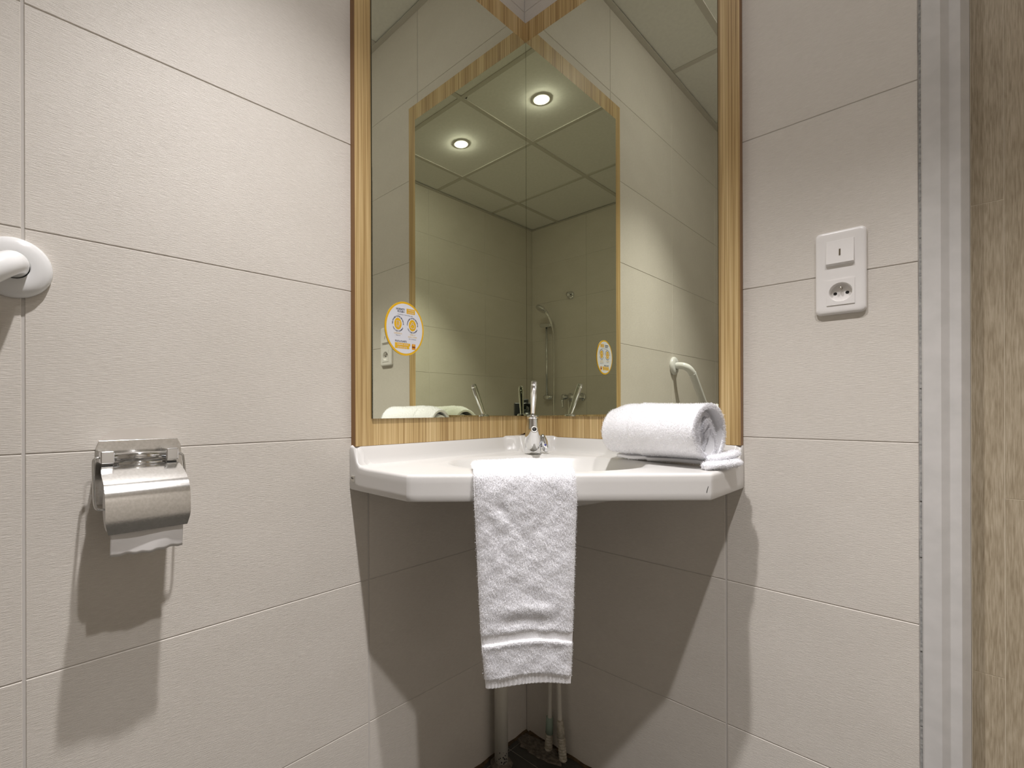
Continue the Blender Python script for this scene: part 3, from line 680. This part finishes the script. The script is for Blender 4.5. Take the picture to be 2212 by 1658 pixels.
# ------------------------------------------------------------------ terry towels
def fibres(base, normals, n_per, length, width, seed, weights=None):
    """Short bent tufts rooted on sampled surface points: one ribbon of two quads each."""
    rg = np.random.default_rng(seed); B = np.repeat(base, n_per, 0); Nn = np.repeat(normals, n_per, 0); n = len(B)
    B = B+rg.normal(0, .0007, (n, 3)); d = Nn+rg.normal(0, .55, (n, 3)); d /= np.linalg.norm(d, axis=1)[:, None]
    L = length*rg.uniform(.55, 1.25, n)[:, None]; d2 = d+rg.normal(0, .8, (n, 3)); d2 /= np.linalg.norm(d2, axis=1)[:, None]
    s = np.cross(d, rg.normal(0, 1, (n, 3))); s /= np.linalg.norm(s, axis=1)[:, None]; s *= width/2
    p0, p1 = B-Nn*.0004, B+d*L*.55; p2 = p1+d2*L*.45
    V = np.stack([p0-s, p0+s, p1-s, p1+s, p2-s*.5, p2+s*.5], 1).reshape(-1, 3)
    k = np.arange(n)[:, None]*6; Fq = np.concatenate([k+np.array([[0, 1, 3, 2]]), k+np.array([[2, 3, 5, 4]])], 0)
    return V, Fq
def pile_object(name, V, Fq, parent):
    off = np.array(parent.location); me = bpy.data.meshes.new(name); n = len(Fq)
    me.vertices.add(len(V)); me.vertices.foreach_set('co', (V-off).astype(np.float32).ravel())
    me.loops.add(n*4); me.loops.foreach_set('vertex_index', Fq.astype(np.int32).ravel())
    me.polygons.add(n); me.polygons.foreach_set('loop_start', np.arange(0, n*4, 4, dtype=np.int32))
    me.update(calc_edges=True); me.materials.append(M['terry_fibre'])
    o = bpy.data.objects.new(name, me); COL.objects.link(o); o.parent = parent; o['kind'] = 'stuff'; return o

def vnoise(p, f, seed):
    """cheap smooth noise from summed sines"""
    rg = np.random.default_rng(seed); out = 0
    for k in range(5):
        w_ = rg.normal(0, f, p.shape[-1]); out = out+np.sin(p@w_+rg.uniform(0, 6.28))
    return out/5

# --- hanging towel over the front rim
TH = .019
ht = empty('hanging_towel', (*(FL+EV*.236+NV*.012), .50), 'white terry hand towel folded over the front rim of the washbasin', 'towel')
ctr = [(-.082, ZD+TH/2+.0014), (-.072, ZD+TH/2+.0016), (-.055, ZD+TH/2+.0018), (-.036, ZD+TH/2+.0018), (-.020, ZD+TH/2+.0020), (-.004, ZD+TH/2+.0006), (.0085, ZD+.0010), (.0125, ZD-.018), (.0122, .84), (.0105, .78), (.0105, .70), (.010, .62), (.010, .56), (.010, .4985)]
cp_ = [Vector((a, 0, z)) for a, z in ctr]
pp = spline(cp_, 30)
# resample evenly
ds = [0]
for a, b in zip(pp[:-1], pp[1:]): ds.append(ds[-1]+(b-a).length)
NS = 330; NU = 120
PS = np.array([[p.x, p.z] for p in pp]); SS = np.linspace(0, ds[-1], NS)
PN = np.interp(SS, ds, PS[:, 0]); PZ = np.interp(SS, ds, PS[:, 1])
TN, TZ = np.gradient(PN), np.gradient(PZ); LN = np.hypot(TN, TZ); TN, TZ = TN/LN, TZ/LN
ON, OZ = -TZ, TN                               # outward side of the fold
el = np.interp(PZ[::-1], [.497, .595, .85, .93], [.1585, .1490, .1372, .1350])[::-1]
er = np.interp(PZ[::-1], [.497, .595, .85, .93], [.3232, .3270, .3352, .3325])[::-1]
U = np.linspace(-1, 1, NU)
def towel_surface(sign):
    V = np.zeros((NS, NU, 3)); prof_u = (1-np.abs(U)**9)**.5
    for i in range(NS):
        z = PZ[i]; front = TZ[i] < -.6 and PN[i] > 0
        h = np.full(NU, TH/2)
        zz = z+.0045*(U**2)*(1.0) if front else z
        if front and sign > 0:
            u = U; q = np.stack([u*.095, np.full(NU, z)], 1)
            wr = .0013*vnoise(q, 42, 3)+.0010*vnoise(q, 110, 5)+.0005*vnoise(q, 260, 6)
            # soft V-shaped folds below the rim and a bulge above the band
            for (ua, za, ub, zb, dep) in ((-.50, .838, -.06, .785, .0021), (.55, .838, .10, .792, .0015), (-.78, .828, -.52, .755, .0016), (.10, .775, .02, .735, .0012)):
                ax_, az_, bx_, bz_ = ua*.095, za, ub*.095, zb; t_ = np.clip(((u*.095-ax_)*(bx_-ax_)+(z-az_)*(bz_-az_))/((bx_-ax_)**2+(bz_-az_)**2), 0, 1)
                dd = (u*.095-ax_-t_*(bx_-ax_))**2+(z-az_-t_*(bz_-az_))**2; wr = wr-dep*np.exp(-dd/.0095**2)
            wr = wr+.0028*np.exp(-((z-.640-.006*(1-u*u))/.011)**2)*np.exp(-(u/.75)**2)-.0030*np.exp(-((z-.619-.004*(1-u*u))/.010)**2)*np.exp(-(u/.70)**2)
            h = h+wr
            zc = z+.0045*u*u
            h = np.where((zc < .6030) & (zc > .5815), TH/2-.0030, h)
            h = np.where((zc <= .5840) & (zc > .5770), TH/2+.0022, h)
            h = np.where(zc < .5195, TH/2-.0034+.0007*np.sin(u*70+2*np.sin(u*9)), h)
        h = h*prof_u
        e0 = (el[i]+er[i])/2+U*(er[i]-el[i])/2
        dz = 0
        if front: dz = -.0050*smooth((.75-z)/.25)*(U**2)*(1+.5*np.sign(-U))+.003*smooth((.75-z)/.25)*np.sin(U*2.6+.4)
        top = .0016*np.sin(U*4.0+1.0) if not front else 0
        nn = PN[i]+ON[i]*(sign*h+(top if sign > 0 else 0)); z2 = PZ[i]+OZ[i]*(sign*h+(top if sign > 0 else 0))+dz
        V[i, :, 0] = FL[0]+EV[0]*e0+NV[0]*nn; V[i, :, 1] = FL[1]+EV[1]*e0+NV[1]*nn; V[i, :, 2] = z2
    return V
VA, VB = towel_surface(1), towel_surface(-1)
allv = np.concatenate([VA.reshape(-1, 3), VB.reshape(-1, 3)]); fs = []
o2 = NS*NU
for i in range(NS-1):
    for j in range(NU-1):
        a = i*NU+j; fs.append((a, a+1, a+NU+1, a+NU)); fs.append((o2+a, o2+a+NU, o2+a+NU+1, o2+a+1))
for i in range(NS-1):
    for j in (0, NU-1): a = i*NU+j; fs.append((a, a+NU, o2+a+NU, o2+a))
for i in (0, NS-1):
    for j in range(NU-1): a = i*NU+j; fs.append((a, a+1, o2+a+1, o2+a))
make('towel_cloth', allv.tolist(), fs, 'terry', ht, True)
# outward normals for the pile
def grid_normals(V, ref):
    a = np.gradient(V, axis=0); b = np.gradient(V, axis=1); n = np.cross(a, b); n /= np.linalg.norm(n, axis=2)[:, :, None]+1e-12
    sgn = np.sign((n*ref).sum(2)); n *= np.where(sgn == 0, 1, sgn)[:, :, None]; return n
REF = np.zeros((NS, NU, 3)); REF[:, :, 0] = (ON*NV[0])[:, None]; REF[:, :, 1] = (ON*NV[1])[:, None]; REF[:, :, 2] = OZ[:, None]
NA = grid_normals(VA, REF)
zc = PZ[:, None]+.0045*U[None, :]**2
frontm = ((TZ < -.6) & (PN > 0))[:, None]
bare = frontm & (((zc < .6030) & (zc > .5835)) | (zc < .5200))
keep = ~bare; keep[PZ < .86, :] &= frontm[PZ < .86, :] | True
V1, F1 = fibres(VA[keep], NA[keep], 2, .0025, .0005, 11)
pile_object('terry_pile', V1, F1, ht)

# --- rolled towel on the right of the deck
rt = empty('rolled_towel', (.48, -.10, ZD), 'white terry towel rolled up on the deck at the right of the washbasin', 'towel')
A0, A1 = np.array([.350, -.086]), np.array([.588, -.124]); ad = (A1-A0)/np.linalg.norm(A1-A0); an = np.array([ad[1], -ad[0]])    # an points to the viewer
LEN = np.linalg.norm(A1-A0)
RO = .068; THK = .0080
NT, NX = 380, 74
TT = np.linspace(0, 1, NT)                    # 0 = outer free edge at the bottom front, 1 = core
turns = 2.75
PH = -math.pi*.56-TT*turns*2*math.pi*1.0       # winding upwards over the front
rad = RO-(RO-.012)*TT**1.05
def spiral_point(k, x, sgn):
    """cross-section point (front, up) of one face of the cloth at spiral index k, position x 0..1"""
    ph = PH[k]; r = rad[k]
    wob = .0050*TT[k]*np.sin(3*ph+1.3)+.0042*TT[k]*np.sin(2*ph+4*x+.5)+.0020*np.sin(2.3*ph+3.1*x)
    r2 = r+wob+sgn*THK/2
    scale = 1-.13*smooth((.22-x)/.22)-.05*math.sin(3.1*x+.2)*(x < .35)+.02*math.sin(6*x)
    a, b = r2*math.cos(ph)*1.03*scale, r2*math.sin(ph)*1.02*scale
    return a, b
def roll_surface(sgn):
    V = np.zeros((NT, NX, 3))
    for k in range(NT):
        inner = smooth((TT[k]-.30)/.25)
        xe = 1-.050*inner+.028*inner*math.sin(TT[k]*23); xs_ = .02*math.sin(TT[k]*9)+.06*inner
        for m_ in range(NX):
            x = xs_+(xe-xs_)*m_/(NX-1)
            a, b = spiral_point(k, x, sgn)
            zc_ = ZD+.0745-.006*smooth((.25-x)/.25)
            z = zc_+b
            z = max(z, ZD+.0015+.5*TT[k]*.02) if z < ZD+.0015+.01*TT[k] else z
            p = A0+ad*LEN*x+an*a
            V[k, m_] = (p[0], p[1], z)
    return V
WO, WI = roll_surface(1), roll_surface(-1)
allv = np.concatenate([WO.reshape(-1, 3), WI.reshape(-1, 3)]); fs = []; o2 = NT*NX
for i in range(NT-1):
    for j in range(NX-1):
        a = i*NX+j; fs.append((a, a+1, a+NX+1, a+NX)); fs.append((o2+a, o2+a+NX, o2+a+NX+1, o2+a+1))
    for j in (0, NX-1): a = i*NX+j; fs.append((a, a+NX, o2+a+NX, o2+a))
for i in (0, NT-1):
    for j in range(NX-1): a = i*NX+j; fs.append((a, a+1, o2+a+1, o2+a))
make('rolled_cloth', allv.tolist(), fs, 'terry', rt, True)
REF = np.zeros((NT, NX, 3)); REF[:, :, 0] = (np.cos(PH)*an[0])[:, None]; REF[:, :, 1] = (np.cos(PH)*an[1])[:, None]; REF[:, :, 2] = np.sin(PH)[:, None]
NO = grid_normals(WO, REF)
outm = np.zeros((NT, NX), bool); outm[:int(NT*.42), :] = True; outm[:, -4:] = True
V1, F1 = fibres(WO[outm], NO[outm], 4, .0034, .00055, 21)
edgeV = np.concatenate([WO[:, -1], WI[:, -1], (WO[:, -1]+WI[:, -1])/2]); edgeN = np.tile(np.array([ad[0], ad[1], 0.1]), (len(edgeV), 1))
V2, F2 = fibres(edgeV, edgeN, 10, .0034, .0007, 22)
pile_object('terry_pile', np.concatenate([V1, V2]), np.concatenate([F1, F2+len(V1)]), rt)
# loose folded hem sticking out under the roll at its right end
def hem(name, pts, wd, thk, seed):
    g = G(); P_ = spline(pts, 10); rs = []
    for i, p in enumerate(P_):
        t = (P_[min(i+1, len(P_)-1)]-P_[max(i-1, 0)]).normalized(); sidev = Vector((t.y, -t.x, 0)).normalized(); k = i/(len(P_)-1)
        e_ = (1-(2*k-1)**10)**.5
        rs.append([p+sidev*wd*e_*math.cos(2*math.pi*j/24)*(1+.06*math.sin(5*k*6.28))+Vector((0, 0, 1))*thk*(.25+.75*e_)*math.sin(2*math.pi*j/24)*(1+.1*math.sin(9*k+j)) for j in range(24)])
    g.rings(rs); o = g.obj(name, 'terry', rt, True)
    vv = np.array([list(p) for r in rs for p in r]); cc = np.array([list(p) for p in P_]); nn = vv-np.repeat(cc, 24, 0); nn /= np.linalg.norm(nn, axis=1)[:, None]+1e-9
    return vv, nn
vv1, nn1 = hem('hem_fold', [(.592, -.168, ZD+.008), (.606, -.150, ZD+.010), (.618, -.125, ZD+.011), (.626, -.098, ZD+.012), (.629, -.070, ZD+.013)], .013, .0075, 1)
vv2, nn2 = hem('hem_fold', [(.590, -.140, ZD+.021), (.606, -.112, ZD+.024), (.618, -.080, ZD+.028), (.620, -.050, ZD+.031)], .011, .0065, 2)
V1, F1 = fibres(np.concatenate([vv1, vv2]), np.concatenate([nn1, nn2]), 5, .0030, .0007, 23)
pile_object('terry_pile', V1, F1, rt)

# ------------------------------------------------------------------ pipes under the basin
dp = empty('drain_pipe', (.0374, -.166, 0), 'thick painted drain pipe rising from the floor below the hanging towel', 'pipe')
G().tube([(.0374, -.166, .001), (.0374, -.166, .52)], .0195, 28).obj('pipe_shaft', 'pvc', dp, True)
G().tube(spline([(.0374, -.166, .52), (.0374, -.166, .57), (.055, -.18, .60), (.10, -.20, .61), (.20, -.25, .615), (cx_-.02, cy_+.02, .62), (cx_, cy_, .65), (cx_, cy_, .800)], 8), .0185, 24).obj('trap_bend', 'pvc', dp, True)
g = G()
g.lathe((.0374, -.166, .0003), (0, 0, 1), [(0, .034), (.003, .032), (.006, .024), (.008, .0205)], 9).obj('mortar_collar', 'mortar', dp)
g = G()
rr_ = random.Random(3)
for k in range(26):
    t = math.radians(-42)+rr_.uniform(-.9, .9); z = .008+abs(rr_.gauss(0, .018)); s_ = rr_.uniform(.0008, .0022)
    p = Vector((.0374+.0196*math.cos(t), -.166+.0196*math.sin(t), z)); u = Vector((-math.sin(t), math.cos(t), 0))
    g.add([p+u*s_*math.cos(a)+Vector((0, 0, s_*1.3*math.sin(a))) for a in (0, 1.1, 2.0, 3.2, 4.4, 5.5)], [(0, 1, 2, 3, 4, 5)])
g.obj('paint_chips', 'hole', dp)
for k, (x, y, lab) in enumerate(((.1045, -.0235, 'thin supply pipe with faded green sleeve nearer the corner'), (.1490, -.0290, 'thin supply pipe with dirty white sleeve farther from the corner'))):
    r = empty('supply_pipe', (x, y, 0), lab, 'pipe', 'supply pipes under the basin')
    lean = (.006, -.002) if k == 0 else (-.010, .001)
    G().tube(spline([(x, y, .05), (x+lean[0]*.4, y+lean[1]*.4, .12), (x+lean[0]*.7, y+lean[1]*.7, .20), (x+lean[0], y+lean[1], .32), (x+lean[0], y+lean[1], .60), (TP[0]+.02*(k*2-1), TP[1], .80)], 8), .0068, 16).obj('pipe_shaft', 'pvc', r, True)
    # corrugated conduit
    pts, rad_ = [], []
    hN = 28 if k == 0 else 34
    for i in range(hN):
        z = .001+i*.0021; pts.append((x-lean[0]*.8*(1-z/.075), y-lean[1]*.8*(1-z/.075), z)); rad_.append(.0110+(.0009 if i % 4 in (1, 2) else -.0011))
    G().tube(pts, rad_, 18).obj('corrugated_sleeve', 'sleeve', r, True)
    zt = pts[-1][2]
    G().tube([(x, y, zt-.004), (x+lean[0]*.1, y, zt+.02), (x+lean[0]*.3, y+lean[1]*.3, zt+.045)], [.0118, .0112, .0088 if k else .0105], 18).obj('sleeve_collar', 'green_tape' if k == 0 else 'sleeve', r, True)
# crumbled mortar left in the floor corner
g = G(); rr_ = random.Random(8); n = 34; c0 = Vector((.075, -.040, 0)); ring = []
for j in range(n):
    t = 2*math.pi*j/n; ax_ = Vector((math.cos(t), math.sin(t), 0)); p = c0+Vector((.088*math.cos(t), .034*math.sin(t), 0))*(1+rr_.uniform(-.14, .14))
    p = Vector((max(p.x, .003), min(p.y, -.003), .0005)); ring.append(p)
g.rings([ring, [c0+(p-c0)*.93+Vector((0, 0, .004)) for p in ring], [c0+(p-c0)*.6+Vector((0, 0, .002+rr_.uniform(0, .003))) for p in ring], [c0+(p-c0)*.2+Vector((0, 0, .001)) for p in ring]])
mo = g.obj('mortar_patch', 'mortar'); tag(mo, 'crumbled old mortar around the thin pipes in the floor corner', 'mortar')
g = G()
bd = struct(g.rings([[(.0005, -s_, 0), (.009+.003*math.sin(s_*61), -s_, .0006), (.004, -s_, .0026+.0008*math.sin(s_*47)), (.0005, -s_, .0055+.0015*math.sin(s_*83))] for s_ in np.linspace(.0012, -Y1-.01, 120)]).obj('baseboard_left', 'dirt')); tag(bd, 'brown stained sealant bead along the floor below the holder wall')
g = G()
bd = struct(g.rings([[(s_, -.0005, 0), (s_, -.009-.003*math.sin(s_*61), .0006), (s_, -.004, .0026+.0008*math.sin(s_*47)), (s_, -.0005, .0055+.0015*math.sin(s_*83))] for s_ in np.linspace(.012, XD-.004, 70)]).obj('baseboard_right', 'dirt')); tag(bd, 'brown stained sealant bead along the floor below the socket wall')

# ------------------------------------------------------------------ shower fittings seen in the mirror (wall_back)
YB = Y1
sh = empty('shower_rail_set', (1.549, YB, 1.1), 'chrome shower rail with hand shower and hose seen in the mirror', 'shower')
G().tube([(1.549, YB+.050, 1.125), (1.549, YB+.050, 1.765)], .0105, 18).obj('rail', 'chrome', sh, True)
for z in (1.130, 1.752):
    G().tube([(1.582, YB+.022, z), (1.576, YB+.034, z), (1.549, YB+.052, z), (1.515, YB+.034, z), (1.508, YB+.022, z)] if z < 1.2 else [(1.549, YB+.0005, z), (1.549, YB+.05, z)], .021 if z < 1.2 else .015, 20).obj('rail_bracket', 'chrome', sh, True)
G().tube([(1.545, YB+.0005, 1.130), (1.545, YB+.03, 1.130)], .018, 20).obj('bracket_stem', 'chrome', sh, True)
G().tube(spline([(1.600, YB+.060, 1.757), (1.575, YB+.062, 1.754), (1.53, YB+.063, 1.750), (1.488, YB+.066, 1.748)], 6), .0185, 18).obj('slider', 'chrome', sh, True)
hs = G().tube(spline([(1.474, YB+.075, 1.728), (1.480, YB+.088, 1.775), (1.492, YB+.105, 1.822), (1.512, YB+.125, 1.866)], 8), [.010]*4+[.0135]*14+[.015]*7, 18).obj('hand_shower_handle', 'chrome', sh, True)
G().lathe((1.538, YB+.142, 1.882), (.35, .45, -.80), [(-.026, .010), (-.018, .030), (-.006, .047), (.006, .050), (.012, .048), (.014, .042), (.014, 0)], 32).obj('shower_head', 'chrome', hs, True)
G().tube(spline([(1.474, YB+.073, 1.732), (1.470, YB+.060, 1.66), (1.471, YB+.055, 1.55), (1.471, YB+.055, 1.25), (1.470, YB+.055, .95), (1.43, YB+.058, .60), (1.37, YB+.06, .52), (1.325, YB+.065, .62), (1.318, YB+.068, .90), (1.320, YB+.065, 1.100)], 10), .0075, 12).obj('shower_hose', 'steel', sh, True)
mx = empty('shower_mixer', (1.285, YB, 1.08), 'chrome wall-mounted shower mixer seen in the mirror beside the tap lever', 'tap')
G().tube([(1.215, YB+.060, 1.127), (1.352, YB+.060, 1.127)], .0205, 24).obj('mixer_body', 'chrome', mx, True)
for x in (1.228, 1.340):
    G().lathe((x, YB+.0004, 1.127), (0, 1, 0), [(0, .033), (.006, .034), (.012, .030), (.016, .020), (.065, .018)], 28).obj('wall_rose', 'chrome', mx, True)
G().lathe((1.352, YB+.060, 1.127), (1, 0, 0), [(0, .024), (.004, .027), (.022, .027), (.030, .022), (.032, 0)], 24).obj('cartridge_cap', 'chrome', mx, True)
G().tube(spline([(1.366, YB+.085, 1.122), (1.352, YB+.110, 1.09), (1.340, YB+.118, 1.040)], 6), [.011]*7+[.0095]*5+[.006], 14).obj('mixer_lever', 'chrome', mx, True)
hk = empty('robe_hook', (1.335, YB, 1.985), 'round chrome wall hook seen in the mirror above the shower mixer', 'hook')
G().lathe((1.335, YB+.0004, 1.985), (0, 1, 0), [(0, .033), (.004, .034), (.010, .030), (.014, .018)], 32).obj('hook_base', 'chrome', hk, True)
G().lathe((1.335, YB+.012, 1.985), (0, 1, .12), [(0, .010), (.018, .009), (.024, .018), (.032, .021), (.040, .017), (.043, 0)], 28).obj('hook_knob', 'chrome', hk, True)

# ------------------------------------------------------------------ the photographer's camera on its tripod (seen in the mirrors)
pc = empty('camera_on_tripod', (CAM.x-FWD.x*.12, CAM.y-FWD.y*.12, 0), 'black camera on a tripod reflected small behind the tap', 'camera')
c0 = CAM-FWD*.125
def obox(g, c, a, b, h):
    v = [c+RGT*sx*a+FWD*sy*b+Vector((0, 0, sz*h)) for sz in (-1, 1) for sy in (-1, 1) for sx in (-1, 1)]
    return g.add(v, [(0, 2, 3, 1), (4, 5, 7, 6), (0, 1, 5, 4), (2, 6, 7, 3), (0, 4, 6, 2), (1, 3, 7, 5)])
bevel(obox(G(), c0, .066, .028, .042).obj('camera_body', 'black', pc), .008, 3)
bevel(obox(G(), c0+Vector((0, 0, .052)), .026, .024, .014).obj('viewfinder_hump', 'black', pc), .006, 3)
G().lathe(c0+FWD*.026, FWD, [(0, .034), (.02, .036), (.05, .036), (.07, .040), (.080, .040), (.080, .034), (.066, .026), (.062, 0)], 36).obj('lens_barrel', 'black', pc, True)
G().lathe(c0+FWD*.0895, FWD, [(0, .027), (.003, .020), (.005, 0)], 28).obj('front_element', plain('coated_lens', (.01, .02, .02), .03, spec=1.), pc, True)
G().lathe(c0-Vector((0, 0, .075)), (0, 0, 1), [(0, .022), (.02, .026), (.032, .030)], 24).obj('ball_head', 'black', pc, True)
G().tube([c0-Vector((0, 0, .075)), c0-Vector((0, 0, .42))], .014, 16).obj('centre_column', 'black', pc, True)
for a in (math.pi, math.pi/3, -math.pi/3):
    d = FWD*math.cos(a)+RGT*math.sin(a)
    top = c0-Vector((0, 0, .12))+d*.03; G().tube([top, Vector((c0.x, c0.y, .012))+d*.34], .012, 12).obj('leg', 'black', pc, True)
bpy.context.view_layer.update()
